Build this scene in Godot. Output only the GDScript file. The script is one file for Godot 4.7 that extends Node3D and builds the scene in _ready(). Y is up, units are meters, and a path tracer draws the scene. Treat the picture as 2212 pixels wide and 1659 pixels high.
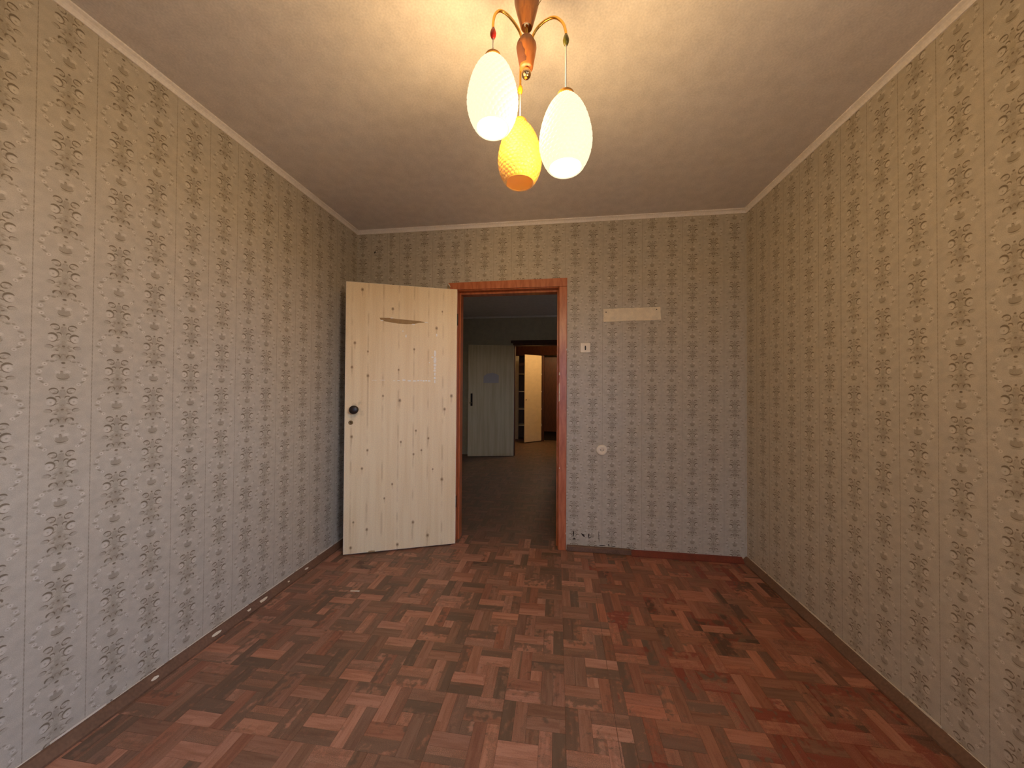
extends Node3D

# An emptied flat: papered room, open door, hall and a built-in closet beyond. Metres, y up; the camera stands at x = z = 0.
const XL := -1.654      # left wall face
const XR := 1.35        # right wall face
const ZB := -2.611      # door wall face
const ZF := 1.6        # wall behind the camera
const H := 2.52         # ceiling
const T := 0.12         # wall thickness
const ZH := -6.05       # far wall of the hall
const HL := -1.75       # left wall of the hall
const ZC := -7.78       # front of the built-in closet
const PITCH := 0.143    # wallpaper: column pitch
const DROP := 0.2135    # wallpaper: vertical repeat

var rng := RandomNumberGenerator.new()
var M := {}


# ---------------------------------------------------------------- meshes
func begin() -> SurfaceTool:
	var s := SurfaceTool.new()
	s.begin(Mesh.PRIMITIVE_TRIANGLES)
	s.set_smooth_group(-1)
	return s


func tri(s: SurfaceTool, a: Vector3, b: Vector3, c: Vector3, out: Vector3) -> void:
	if (c - a).cross(b - a).dot(out) < 0.0:
		var t := b
		b = c
		c = t
	s.add_vertex(a)
	s.add_vertex(b)
	s.add_vertex(c)


func quad(s: SurfaceTool, a: Vector3, b: Vector3, c: Vector3, d: Vector3, out: Vector3) -> void:
	tri(s, a, b, c, out)
	tri(s, a, c, d, out)


func uvquad(s: SurfaceTool, p: Array, uv: Array, out: Vector3) -> void:
	var order := [0, 1, 2, 0, 2, 3]
	if (p[2] - p[0]).cross(p[1] - p[0]).dot(out) < 0.0:
		order = [0, 2, 1, 0, 3, 2]
	for i in order:
		s.set_uv(uv[i])
		s.add_vertex(p[i])


# a box with chamfered edges
func box(s: SurfaceTool, lo: Vector3, hi: Vector3, b := 0.0, xf := Transform3D()) -> void:
	var c := (lo + hi) / 2.0
	var h := (hi - lo) / 2.0
	b = minf(b, minf(h.x, minf(h.y, h.z)) * 0.9)
	var rot := xf.basis
	for axis in 3:
		for sgn in [-1.0, 1.0]:
			var n := Vector3.ZERO
			n[axis] = sgn
			var u := (axis + 1) % 3
			var v := (axis + 2) % 3
			var p := []
			for k in [[-1, -1], [1, -1], [1, 1], [-1, 1]]:
				var q := c
				q[axis] += sgn * h[axis]
				q[u] += k[0] * (h[u] - b)
				q[v] += k[1] * (h[v] - b)
				p.append(xf * q)
			quad(s, p[0], p[1], p[2], p[3], rot * n)
	if b <= 0.0:
		return
	for axis in 3:
		var u := (axis + 1) % 3
		var v := (axis + 2) % 3
		for su in [-1.0, 1.0]:
			for sv in [-1.0, 1.0]:
				var n := Vector3.ZERO
				n[u] = su
				n[v] = sv
				var p := []
				for k in [[-1, 0], [1, 0], [1, 1], [-1, 1]]:
					var q := c
					q[axis] += k[0] * (h[axis] - b)
					q[u] += su * (h[u] - (b if k[1] else 0.0))
					q[v] += sv * (h[v] - (0.0 if k[1] else b))
					p.append(xf * q)
				quad(s, p[0], p[1], p[2], p[3], rot * n)
	for sx in [-1.0, 1.0]:
		for sy in [-1.0, 1.0]:
			for sz in [-1.0, 1.0]:
				var w := c + Vector3(sx * h.x, sy * h.y, sz * h.z)
				tri(s, xf * (w - Vector3(0, sy * b, sz * b)), xf * (w - Vector3(sx * b, 0, sz * b)), xf * (w - Vector3(sx * b, sy * b, 0)), rot * Vector3(sx, sy, sz))


# a profile of (radius, height) turned round a vertical axis, smooth; xf puts it in place
func lathe(s: SurfaceTool, prof: Array, seg := 40, xf := Transform3D()) -> void:
	s.set_smooth_group(0)
	for i in prof.size() - 1:
		var p: Vector2 = prof[i]
		var q: Vector2 = prof[i + 1]
		var e := q - p
		for k in seg:
			var a0 := TAU * k / seg
			var a1 := TAU * (k + 1) / seg
			var am := (a0 + a1) / 2
			var out := xf.basis * Vector3(e.y * cos(am), -e.x, e.y * sin(am)) * -1.0
			var v := []
			for w in [[p, a0], [p, a1], [q, a1], [q, a0]]:
				v.append(xf * Vector3(w[0].x * cos(w[1]), w[0].y, w[0].x * sin(w[1])))
			if p.x > 1e-6:
				tri(s, v[0], v[1], v[2] if q.x > 1e-6 else v[3], out)
			if q.x > 1e-6:
				tri(s, v[0], v[2], v[3], out)
	s.set_smooth_group(-1)


func tube(s: SurfaceTool, pts: Array, r: float, seg := 12) -> void:
	s.set_smooth_group(0)
	var rings := []
	var last := Vector3(0.3, 0.1, 0.95)
	for i in pts.size():
		var d: Vector3 = (pts[mini(i + 1, pts.size() - 1)] - pts[maxi(i - 1, 0)]).normalized()
		var x := (last - d * last.dot(d)).normalized()
		last = x
		var y := d.cross(x)
		var ring := []
		for k in seg:
			ring.append([pts[i] + (x * cos(TAU * k / seg) + y * sin(TAU * k / seg)) * r, x * cos(TAU * (k + 0.5) / seg) + y * sin(TAU * (k + 0.5) / seg)])
		rings.append(ring)
	for i in rings.size() - 1:
		for k in seg:
			var n := (k + 1) % seg
			quad(s, rings[i][k][0], rings[i][n][0], rings[i + 1][n][0], rings[i + 1][k][0], rings[i][k][1])
	for end in [0, rings.size() - 1]:
		var other: int = 1 if end == 0 else end - 1
		for k in seg:
			tri(s, pts[end], rings[end][k][0], rings[end][(k + 1) % seg][0], pts[end] - pts[other])
	s.set_smooth_group(-1)


# a flat outline (Vector2 in the plane) thickened along z from z0 to z1
func slab(s: SurfaceTool, poly: Array, z0: float, z1: float, xf := Transform3D()) -> void:
	var flat := PackedVector2Array(poly)
	var idx := Geometry2D.triangulate_polygon(flat)
	for i in range(0, idx.size(), 3):
		for z in [[z1, 1.0], [z0, -1.0]]:
			tri(s, xf * Vector3(flat[idx[i]].x, flat[idx[i]].y, z[0]), xf * Vector3(flat[idx[i + 1]].x, flat[idx[i + 1]].y, z[0]), xf * Vector3(flat[idx[i + 2]].x, flat[idx[i + 2]].y, z[0]), xf.basis * Vector3(0, 0, z[1]))
	var turn := -1.0 if Geometry2D.is_polygon_clockwise(flat) else 1.0
	for i in flat.size():
		var a := flat[i]
		var b := flat[(i + 1) % flat.size()]
		quad(s, xf * Vector3(a.x, a.y, z0), xf * Vector3(b.x, b.y, z0), xf * Vector3(b.x, b.y, z1), xf * Vector3(a.x, a.y, z1), xf.basis * Vector3((b - a).y, -(b - a).x, 0) * turn)


# a cross-section (x, y) drawn out along local z from 0 to len
func extrude(s: SurfaceTool, prof: Array, len: float, xf: Transform3D) -> void:
	slab(s, prof, 0.0, len, xf)


func done(s: SurfaceTool, m: Material, tangents := false) -> ArrayMesh:
	s.generate_normals()
	if tangents:
		s.generate_tangents()
	var mesh := s.commit()
	mesh.surface_set_material(0, m)
	return mesh


# ---------------------------------------------------------------- objects
func obj(called: String, s: SurfaceTool, m: Material, parent: Node = self) -> MeshInstance3D:
	var o := MeshInstance3D.new()
	o.name = called
	o.mesh = done(s, m)
	parent.add_child(o, true)
	return o


func holder(called: String, at := Vector3.ZERO, turn := 0.0) -> Node3D:
	var o := Node3D.new()
	o.name = called
	o.position = at
	o.rotation.y = turn
	add_child(o, true)
	return o


func tag(o: Node, label: String, category: String, group := "") -> void:
	o.set_meta("label", label)
	o.set_meta("category", category)
	if group:
		o.set_meta("group", group)


func struct(o: Node, label := "") -> Node:
	o.set_meta("kind", "structure")
	if label:
		o.set_meta("label", label)
	return o


# ---------------------------------------------------------------- pictures of surfaces
func put(im: Image, x: int, y: int, c: Color, a: float) -> void:
	x = posmod(x, im.get_width())
	y = posmod(y, im.get_height())
	im.set_pixel(x, y, im.get_pixel(x, y).lerp(c, a))


func dab(im: Image, x: float, y: float, rx: float, ry: float, c: Color, a := 1.0, soft := 0.25, turn := 0.0) -> void:
	var r := maxf(rx, ry) * (1.0 + soft) + 1.0
	for py in range(int(y - r), int(y + r) + 1):
		for px in range(int(x - r), int(x + r) + 1):
			var d := Vector2(px + 0.5 - x, py + 0.5 - y).rotated(-turn)
			var k := Vector2(d.x / rx, d.y / ry).length()
			var w := a * (1.0 - smoothstep(1.0 - soft, 1.0 + soft, k))
			if w > 0.004:
				put(im, px, py, c, w)


func arc(im: Image, x: float, y: float, rx: float, ry: float, a0: float, a1: float, wid: float, c: Color, a := 0.8) -> void:
	var n := int(maxf(rx, ry) * absf(a1 - a0) / 1.2) + 2
	for i in n:
		var f := float(i) / (n - 1)
		var t := lerpf(a0, a1, f)
		var w := wid * (0.45 + 0.75 * sin(PI * minf(f * 1.15, 1.0)))
		dab(im, x + rx * cos(t), y + ry * sin(t), w, w, c, a * 0.55, 0.5)


func noise(seed: int, freq: float, octaves := 3) -> FastNoiseLite:
	var n := FastNoiseLite.new()
	n.seed = seed
	n.frequency = freq
	n.fractal_octaves = octaves
	n.noise_type = FastNoiseLite.TYPE_SIMPLEX_SMOOTH
	return n


func tex(im: Image) -> ImageTexture:
	return ImageTexture.create_from_image(im)


# multiplies the picture by 1 +- amount of a seamless noise
func mottle(im: Image, seed: int, freq: float, amount: float, octaves := 3) -> void:
	var g := noise(seed, freq, octaves).get_seamless_image(im.get_width(), im.get_height())
	g.convert(Image.FORMAT_L8)
	im.convert(Image.FORMAT_RGB8)
	var src := g.get_data()
	var dst := im.get_data()
	for i in src.size():
		var k := 1.0 + (src[i] / 127.5 - 1.0) * amount
		for ch in 3:
			dst[i * 3 + ch] = clampi(int(dst[i * 3 + ch] * k), 0, 255)
	im.set_data(im.get_width(), im.get_height(), false, Image.FORMAT_RGB8, dst)


# one motif of the paper, 2 pixels per millimetre, its centre between the two big curls
func paper_picture(base: Color, mid: Color, dark: Color, pale: Color) -> ImageTexture:
	var w := 286
	var h := 427
	var im := Image.create(w, h, false, Image.FORMAT_RGB8)
	im.fill(base)
	var cx := w / 2.0
	var cy := h / 2.0
	var E := func(x, y, rx, ry, c, a, soft = 0.3, turn = 0.0): dab(im, cx + x * 2.0, cy - y * 2.0, rx * 2.0, ry * 2.0, c, a, soft, turn)
	var A := func(x, y, rx, ry, d0, d1, wid, c): arc(im, cx + x * 2.0, cy - y * 2.0, rx * 2.0, ry * 2.0, -deg_to_rad(d0), -deg_to_rad(d1), wid * 2.0, c)
	# stem and leaf mass, with ragged small leaves
	E.call(0, 24, 9, 16, mid, 0.8)
	E.call(0, -8, 9, 15, mid, 0.75)
	E.call(0, -28, 17, 9, mid, 0.65)
	E.call(0, -50, 11, 20, mid, 0.8)
	E.call(0, -70, 15, 8, mid, 0.6)
	for i in 46:
		var y := rng.randf_range(-80, 38)
		var x := rng.randf_range(2.0, 17.0) * (1.15 if y < -15 and y > -42 else 1.0)
		var big := rng.randf_range(1.4, 4.2)
		var tone: Color = dark if rng.randf() < 0.22 else mid
		var al := rng.randf_range(0.35, 0.7) * (0.6 if tone == dark else 1.0)
		var tn := rng.randf_range(-1.2, 1.2)
		for k in [-1.0, 1.0]:
			E.call(k * x, y, big, big * 0.55, tone, al, 0.35, k * tn)
	for k in [-1, 1]:
		E.call(k * 15, 2, 7, 6, mid, 0.6)
		E.call(k * 17, -41, 8, 4.5, mid, 0.6, 0.3, k * 0.5)
		# big curls holding a pale flower
		E.call(k * 27, -4, 9.5, 11, pale, 0.85)
		E.call(k * 27, -4, 2.4, 2.6, mid, 0.7)
		A.call(k * 27, -2, 12.5, 13.5, 90 - k * 45, 90 + k * 95, 2.3, dark)
		A.call(k * 27, -2, 12.0, 13.5, 90 + k * 95, 90 + k * 215, 1.1, dark)
		E.call(k * 14, -10, 4.5, 1.7, dark, 0.6, 0.4, k * 0.4)
		# side leaves
		E.call(k * 34, -33, 9, 5.5, mid, 0.55, 0.2, -k * 0.2)
		A.call(k * 34, -33, 10, 6, 90 - k * 30, 90 + k * 150, 1.1, dark)
		E.call(k * 20, -31, 4, 1.2, dark, 0.35, 0.4, k * 0.3)
		# upper scrolls
		E.call(k * 22, 31, 8, 6.5, mid, 0.55)
		E.call(k * 23, 32, 4, 3.4, pale, 0.5)
		A.call(k * 21, 33, 11, 9.5, 90 - k * 70, 90 + k * 75, 1.9, dark)
		A.call(k * 21, 33, 10.5, 9.5, 90 + k * 75, 90 + k * 175, 1.3, dark)
		E.call(k * 20, 25.5, 3.4, 2.2, dark, 0.6)
		A.call(k * 12, 9, 6.5, 7, 90 - k * 50, 90 + k * 105, 1.5, dark)
		# lower scrolls
		E.call(k * 16, -62, 9, 6, mid, 0.6)
		A.call(k * 17, -67, 9.5, 8.5, 90 - k * 105, 90 + k * 10, 1.9, dark)
		A.call(k * 17, -67, 9.5, 8.5, 90 + k * 10, 90 + k * 115, 1.4, dark)
		E.call(k * 15, -44, 4.2, 1.7, dark, 0.75, 0.4, -k * 0.4)
		E.call(k * 25, -80, 6, 4, mid, 0.75)
		E.call(k * 25, -81.5, 4.5, 1.3, dark, 0.45)
		# garland of small flowers down both sides
		for f in [[42, -90, 6.5, 6.0], [53, -115, 6.5, 6.2], [51, -139, 6.5, 5.8], [38, -158, 6.0, 5.4]]:
			E.call(k * f[0], f[1], f[2] + 1.2, f[3] + 1.2, mid, 0.3)
			E.call(k * f[0], f[1], f[2], f[3], pale, 0.95, 0.2)
			E.call(k * f[0], f[1], 1.8, 1.8, mid, 0.95)
		for f in [[50, -102, 7.0, 3.4, 0.3], [56, -126, 7.0, 3.4, -0.2], [47, -149, 6.5, 3.2, -0.6], [36, -80, 4, 2.4, 0.2]]:
			E.call(k * f[0], f[1], f[2], f[3], mid, 0.95, 0.3, k * f[4])
			E.call(k * f[0], f[1] - 1.2, f[2] * 0.7, 0.9, dark, 0.5, 0.5, k * f[4])
	E.call(0, 44, 3.2, 2.8, dark, 0.9)
	E.call(0, -29, 3.6, 3.2, dark, 0.8)
	E.call(0, -85, 4.8, 3.4, dark, 1.0)
	E.call(2, -101, 4.6, 2.6, mid, 1.0)
	# the lily between two motifs
	E.call(-13, -117, 7, 5.5, pale, 0.8)
	E.call(11, -115, 7.5, 5.5, pale, 0.8)
	E.call(0, -131, 16, 8.5, mid, 1.0, 0.12)
	E.call(-3, -121, 4, 7, mid, 1.0, 0.2)
	E.call(9, -125, 4, 5.5, mid, 0.9, 0.2, 0.5)
	E.call(-11, -126, 4, 5.5, mid, 0.9, 0.2, -0.5)
	E.call(0, -143, 13, 3.4, mid, 0.75)
	A.call(0, -131, 16, 8.5, 205, 340, 1.2, dark)
	A.call(-4, -119, 4, 6, 30, 150, 0.9, dark)
	# the stripe at the edge of the column: a broken dark line
	for y in h:
		var k := 0.55 + 0.22 * sin(y * 0.21) + rng.randf_range(-0.12, 0.12)
		for d in [-3, -2, -1, 0, 1, 2]:
			put(im, d, y, dark, k * (1.0 - absf(d + 0.5) / 3.6))
	# four columns, the even ones dropped by half a repeat, two repeats high
	var roll := Image.create(w * 4, h * 2, false, Image.FORMAT_RGB8)
	for c in 4:
		for rep in 3:
			var off := -(h / 2) if c % 2 == 0 else 0
			var y := rep * h + off
			var from := maxi(0, -y)
			roll.blit_rect(im, Rect2i(0, from, w, h - from), Vector2i(c * w, y + from))
	mottle(roll, 3, 0.011, 0.05, 4)
	mottle(roll, 5, 0.16, 0.06, 2)
	return tex(roll)


# long streaks along y: wood seen along the grain
func grain_picture(w: int, h: int, base: Color, line: Color, seed: int, across: float, along: float, strength: float) -> Image:
	var n := noise(seed, 1.0, 4)
	var im := Image.create(w, h, false, Image.FORMAT_RGB8)
	for y in h:
		for x in w:
			var a := n.get_noise_2d(x * across, y * along) + 0.4 * n.get_noise_2d(x * across * 3.7 + 50.0, y * along * 2.0)
			im.set_pixel(x, y, base.lerp(line, clampf((a + 0.35) * strength, 0.0, 1.0)))
	return im


func door_picture() -> ImageTexture:
	var w := 420
	var h := 1040
	var base := Color8(244, 220, 176)
	var line := Color8(232, 202, 152)
	var im := grain_picture(w, h, base, line, 21, 0.03, 0.0016, 0.6)
	var px := w / 0.804
	# the printed boards: a darker streak where two of them meet
	var n := noise(8, 0.02, 2)
	for x0 in [0.044, 0.154, 0.26, 0.371, 0.481, 0.589, 0.699]:
		for y in h:
			var k := clampf(0.22 + n.get_noise_2d(x0 * 4000.0, y * 0.5) * 1.2, 0.0, 0.6)
			for d in range(-4, 5):
				put(im, int(x0 * px) + d, y, Color8(184, 150, 104), k * (1.0 - absf(d) / 5.0) * 0.6)
	var knots := "110 1949 325 1818 692 1819 649 1686 62 1550 152 1489 483 1516 44 1370 371 1356 154 1308 767 1158 261 1158 381 1123 715 1054 501 891 594 830 392 808 47 857 156 754 543 740 485 711 120 620 629 590 699 507 333 492 278 389 65 228 158 167 486 192 595 82 374 34 49 43".split_floats(" ")
	for i in range(0, knots.size(), 2):
		var x := knots[i] / 1000.0 * px
		var y := h - knots[i + 1] / 2000.0 * h
		var r := rng.randf_range(3.0, 6.0)
		dab(im, x, y, r * 0.9, r * 1.2, Color8(150, 114, 74), 0.6, 0.5)
		dab(im, x, y, r * 0.4, r * 0.55, Color8(96, 66, 38), 0.6, 0.5)
		dab(im, x, y + r * 2.4, r * 0.5, r * 2.2, Color8(196, 162, 116), 0.35, 0.6)
	# worn and greasy round the handle
	for i in 26:
		dab(im, (0.069 + rng.randf_range(-0.04, 0.045)) * px, h - (1.05 + rng.randf_range(-0.07, 0.06)) / 2.0 * h, rng.randf_range(3, 8), rng.randf_range(3, 8), Color8(166, 152, 116), 0.14, 0.7)
	mottle(im, 31, 0.2, 0.035, 2)
	return tex(im)


# floor grime over the whole floor of the room, from above: colour and cover
func floor_pictures() -> Array:
	var n := 640
	var col := Image.create(n, n, false, Image.FORMAT_RGB8)
	var cov := Image.create(n, n, false, Image.FORMAT_RGB8)
	var big := noise(41, 0.013, 4)
	var fine := noise(42, 0.16, 3)
	var dust := Color8(96, 81, 65)
	var red := Color8(120, 44, 28)
	var soot := Color8(52, 40, 30)
	for y in n:
		var z := -2.75 + 3.8 * y / n
		for x in n:
			var wx := -1.75 + 3.2 * x / n
			var b := big.get_noise_2d(x, y)
			var f := fine.get_noise_2d(x, y)
			# trodden-in dust along the left wall and in the far left corner, in ragged patches
			var near := smoothstep(0.45, -0.1, wx - XL - 0.42 + b * 0.8)
			var d := clampf(near * (0.74 + f * 0.45), 0.0, 0.82)
			# red floor varnish that has kept along the right wall
			var right := smoothstep(-0.05, 0.16, wx - 0.72 + b * 1.0)
			var r := clampf(right * (0.3 + f * 0.9), 0.0, 0.55)
			var c := dust
			var k := d
			if r > d:
				c = red
				k = r
			# dirt in the corner and along the right baseboard
			var edge := smoothstep(0.22, 0.02, XR - wx - 0.07 + b * 0.3)
			var sk := clampf(edge * (0.4 + f * 0.9), 0.0, 0.6)
			if sk > k:
				c = soot
				k = sk
			col.set_pixel(x, y, c)
			cov.set_pixel(x, y, Color(k, k, k))
	# single stains, where the photograph has them
	for st in [[0.523, -1.999, 0.05, 0.035, 0.8], [0.609, -1.896, 0.17, 0.09, 0.45], [-1.409, -2.2, 0.1, 0.03, 0.7], [-1.2, -2.13, 0.16, 0.03, 0.5], [-1.02, -1.55, 0.1, 0.02, 0.45], [0.74, -1.85, 0.30, 0.12, 0.55], [1.0, -1.72, 0.26, 0.12, 0.5], [1.12, -1.45, 0.14, 0.16, 0.45], [1.2, -2.0, 0.12, 0.16, 0.4], [0.3, -2.3, 0.12, 0.04, 0.3], [-0.55, -2.35, 0.14, 0.04, 0.3]]:
		for i in 22 if st[2] < 0.2 else 60:
			var x: float = (st[0] + rng.randfn(0.0, st[2] * 0.45) + 1.75) / 3.2 * n
			var y: float = (st[1] + rng.randfn(0.0, st[3] * 0.45) + 2.75) / 3.8 * n
			var rr := rng.randf_range(2.0, 6.0)
			dab(col, x, y, rr, rr * 0.7, soot, 1.0, 0.4)
			dab(cov, x, y, rr, rr * 0.7, Color(st[4], st[4], st[4]), 0.35, 0.6)
	for st in [[0.88, -2.26, 0.24, 0.1, 0.5], [1.22, -1.3, 0.08, 0.12, 0.5], [0.62, -1.62, 0.16, 0.08, 0.3], [1.0, -1.3, 0.14, 0.12, 0.35]]:
		for i in 40:
			var x: float = (st[0] + rng.randfn(0.0, st[2] * 0.45) + 1.75) / 3.2 * n
			var y: float = (st[1] + rng.randfn(0.0, st[3] * 0.45) + 2.75) / 3.8 * n
			var rr := rng.randf_range(2.0, 7.0)
			dab(col, x, y, rr, rr * 0.7, red, 1.0, 0.3)
			dab(cov, x, y, rr, rr * 0.7, Color(st[4], st[4], st[4]), 0.4, 0.4)
	return [tex(col), tex(cov)]


func mat(c: Color, rough := 0.6, metal := 0.0) -> StandardMaterial3D:
	var m := StandardMaterial3D.new()
	m.albedo_color = c
	m.roughness = rough
	m.metallic = metal
	return m


# a plain colour with a fine uneven grain, laid by world position
func grainy(c: Color, rough: float, seed: int, amount: float, size := 0.6, bump := 0.0) -> StandardMaterial3D:
	var im := Image.create(256, 256, false, Image.FORMAT_RGB8)
	im.fill(c)
	mottle(im, seed, 0.02, amount * 0.7, 4)
	mottle(im, seed + 1, 0.2, amount, 2)
	var m := mat(Color.WHITE, rough)
	m.albedo_texture = tex(im)
	m.uv1_triplanar = true
	m.uv1_world_triplanar = true
	m.uv1_scale = Vector3.ONE / size
	if bump > 0.0:
		m.heightmap_enabled = true
		m.heightmap_texture = m.albedo_texture
		m.heightmap_scale = bump
	return m


func wood(base: Color, line: Color, rough: float, seed: int, size := 0.35) -> StandardMaterial3D:
	var m := mat(Color.WHITE, rough)
	m.albedo_texture = tex(grain_picture(128, 256, base, line, seed, 0.09, 0.008, 1.0))
	m.uv1_triplanar = true
	m.uv1_scale = Vector3.ONE / size
	return m


func materials() -> void:
	M.paper = mat(Color.WHITE, 0.44)
	M.paper.albedo_texture = paper_picture(Color8(188, 176, 155), Color8(165, 152, 130), Color8(120, 105, 84), Color8(206, 195, 176))
	M.paper.metallic_specular = 0.5
	M.plaster = grainy(Color8(196, 184, 156), 0.85, 61, 0.06)
	M.ceiling = grainy(Color8(218, 208, 198), 0.9, 71, 0.045, 0.5)
	M.cornice = grainy(Color8(236, 226, 214), 0.7, 73, 0.05)
	M.lacquer = wood(Color8(192, 112, 70), Color8(166, 88, 50), 0.32, 81)
	M.plinth = grainy(Color8(112, 82, 62), 0.5, 83, 0.14)
	M.plinth_red = grainy(Color8(116, 52, 36), 0.45, 84, 0.14)
	M.chip = mat(Color8(222, 208, 184), 0.8)
	M.door = mat(Color.WHITE, 0.42)
	M.door.albedo_texture = door_picture()
	M.door_hall = mat(Color.WHITE, 0.5)
	M.door_hall.albedo_texture = tex(grain_picture(160, 400, Color8(208, 186, 142), Color8(188, 164, 120), 23, 0.07, 0.004, 0.8))
	M.edge = grainy(Color8(232, 218, 194), 0.6, 85, 0.06)
	M.torn = grainy(Color8(168, 136, 94), 0.85, 86, 0.12, 0.2)
	M.tape = grainy(Color8(246, 238, 228), 0.7, 87, 0.1, 0.1)
	M.black = mat(Color8(34, 26, 22), 0.35)
	M.oldbrass = mat(Color8(128, 104, 66), 0.45, 0.6)
	M.brass = mat(Color8(236, 184, 92), 0.16, 1.0)
	M.gold = mat(Color8(240, 200, 150), 0.1, 1.0)
	M.cream = grainy(Color8(242, 230, 206), 0.35, 88, 0.03)
	M.card = grainy(Color8(232, 216, 186), 0.85, 89, 0.06, 0.3)
	M.dark = mat(Color8(40, 30, 24), 0.8)
	M.iron = mat(Color8(62, 52, 44), 0.5, 0.7)
	M.cup = wood(Color8(150, 92, 44), Color8(112, 62, 28), 0.4, 91, 0.12)
	M.hub = wood(Color8(142, 84, 40), Color8(112, 62, 28), 0.4, 92, 0.12)
	M.scar = mat(Color8(88, 48, 28), 0.7)
	M.white = mat(Color8(232, 226, 214), 0.5)
	M.glow = mat(Color8(128, 120, 106), 0.4)
	M.glow.emission_enabled = true
	M.glow.emission = Color(1.0, 0.95, 0.80)
	M.glow.emission_energy_multiplier = 1.25
	M.amber = mat(Color8(236, 174, 54), 0.25)
	M.amber.backlight_enabled = true
	M.amber.backlight = Color(1.0, 1.0, 1.0)
	M.capyellow = mat(Color8(176, 118, 40), 0.4)
	M.red = mat(Color8(170, 36, 20), 0.25)
	M.green = mat(Color8(84, 78, 22), 0.25)
	M.amberbead = mat(Color8(236, 150, 30), 0.25)
	M.brown = wood(Color8(78, 38, 22), Color8(58, 27, 15), 0.5, 95)
	M.deep_brown = wood(Color8(50, 25, 15), Color8(38, 18, 11), 0.9, 96)
	M.deep_brown.metallic_specular = 0.15
	M.grey = grainy(Color8(150, 138, 118), 0.6, 96, 0.06)
	M.notice = mat(Color8(178, 166, 160), 0.8)
	M.glass = mat(Color(1, 1, 1, 0.06), 0.02)
	M.glass.transparency = BaseMaterial3D.TRANSPARENCY_ALPHA
	M.frame = mat(Color8(226, 222, 212), 0.45)
	# linoleum printed as parquet: tone from the vertex colour, grain from the picture, grime from the map of the floor
	M.parquet = mat(Color.WHITE, 0.5)
	M.parquet.vertex_color_use_as_albedo = true
	var g := grain_picture(256, 256, Color8(255, 250, 244), Color8(206, 188, 172), 51, 0.06, 0.006, 0.7)
	mottle(g, 52, 0.25, 0.07, 2)
	M.parquet.albedo_texture = tex(g)
	var fl := floor_pictures()
	M.parquet.detail_enabled = true
	M.parquet.detail_uv_layer = BaseMaterial3D.DETAIL_UV_2
	M.parquet.detail_albedo = fl[0]
	M.parquet.detail_mask = fl[1]


# ---------------------------------------------------------------- the setting
func strip(parent: Node, at: Vector3, right: Vector3, w: float, y0: float, y1: float, u0: float, phase: float, pitch := PITCH) -> void:
	# one length of wallpaper, half a millimetre proud; u0 is where in the roll its left edge lies, phase the height of a motif in its first column
	var s := begin()
	var n := right.cross(Vector3.UP)
	var th := 0.0006
	var p := []
	var uv := []
	for k in [[0, y0], [1, y0], [1, y1], [0, y1]]:
		p.append(at + right * (w * k[0]) + Vector3.UP * k[1] + n * th)
		uv.append(Vector2((u0 + w * k[0]) / (4.0 * pitch), -(k[1] - phase) / (2.0 * DROP)))
	uvquad(s, p, uv, n)
	for e in [[0, 1], [1, 2], [2, 3], [3, 0]]:
		var a: Vector3 = p[e[0]]
		var b: Vector3 = p[e[1]]
		uvquad(s, [a, b, b - n * th, a - n * th], [uv[e[0]], uv[e[1]], uv[e[1]], uv[e[0]]], (a + b) / 2.0 - (p[0] + p[2]) / 2.0)
	obj("wallpaper_strip", s, M.paper, parent)


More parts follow.
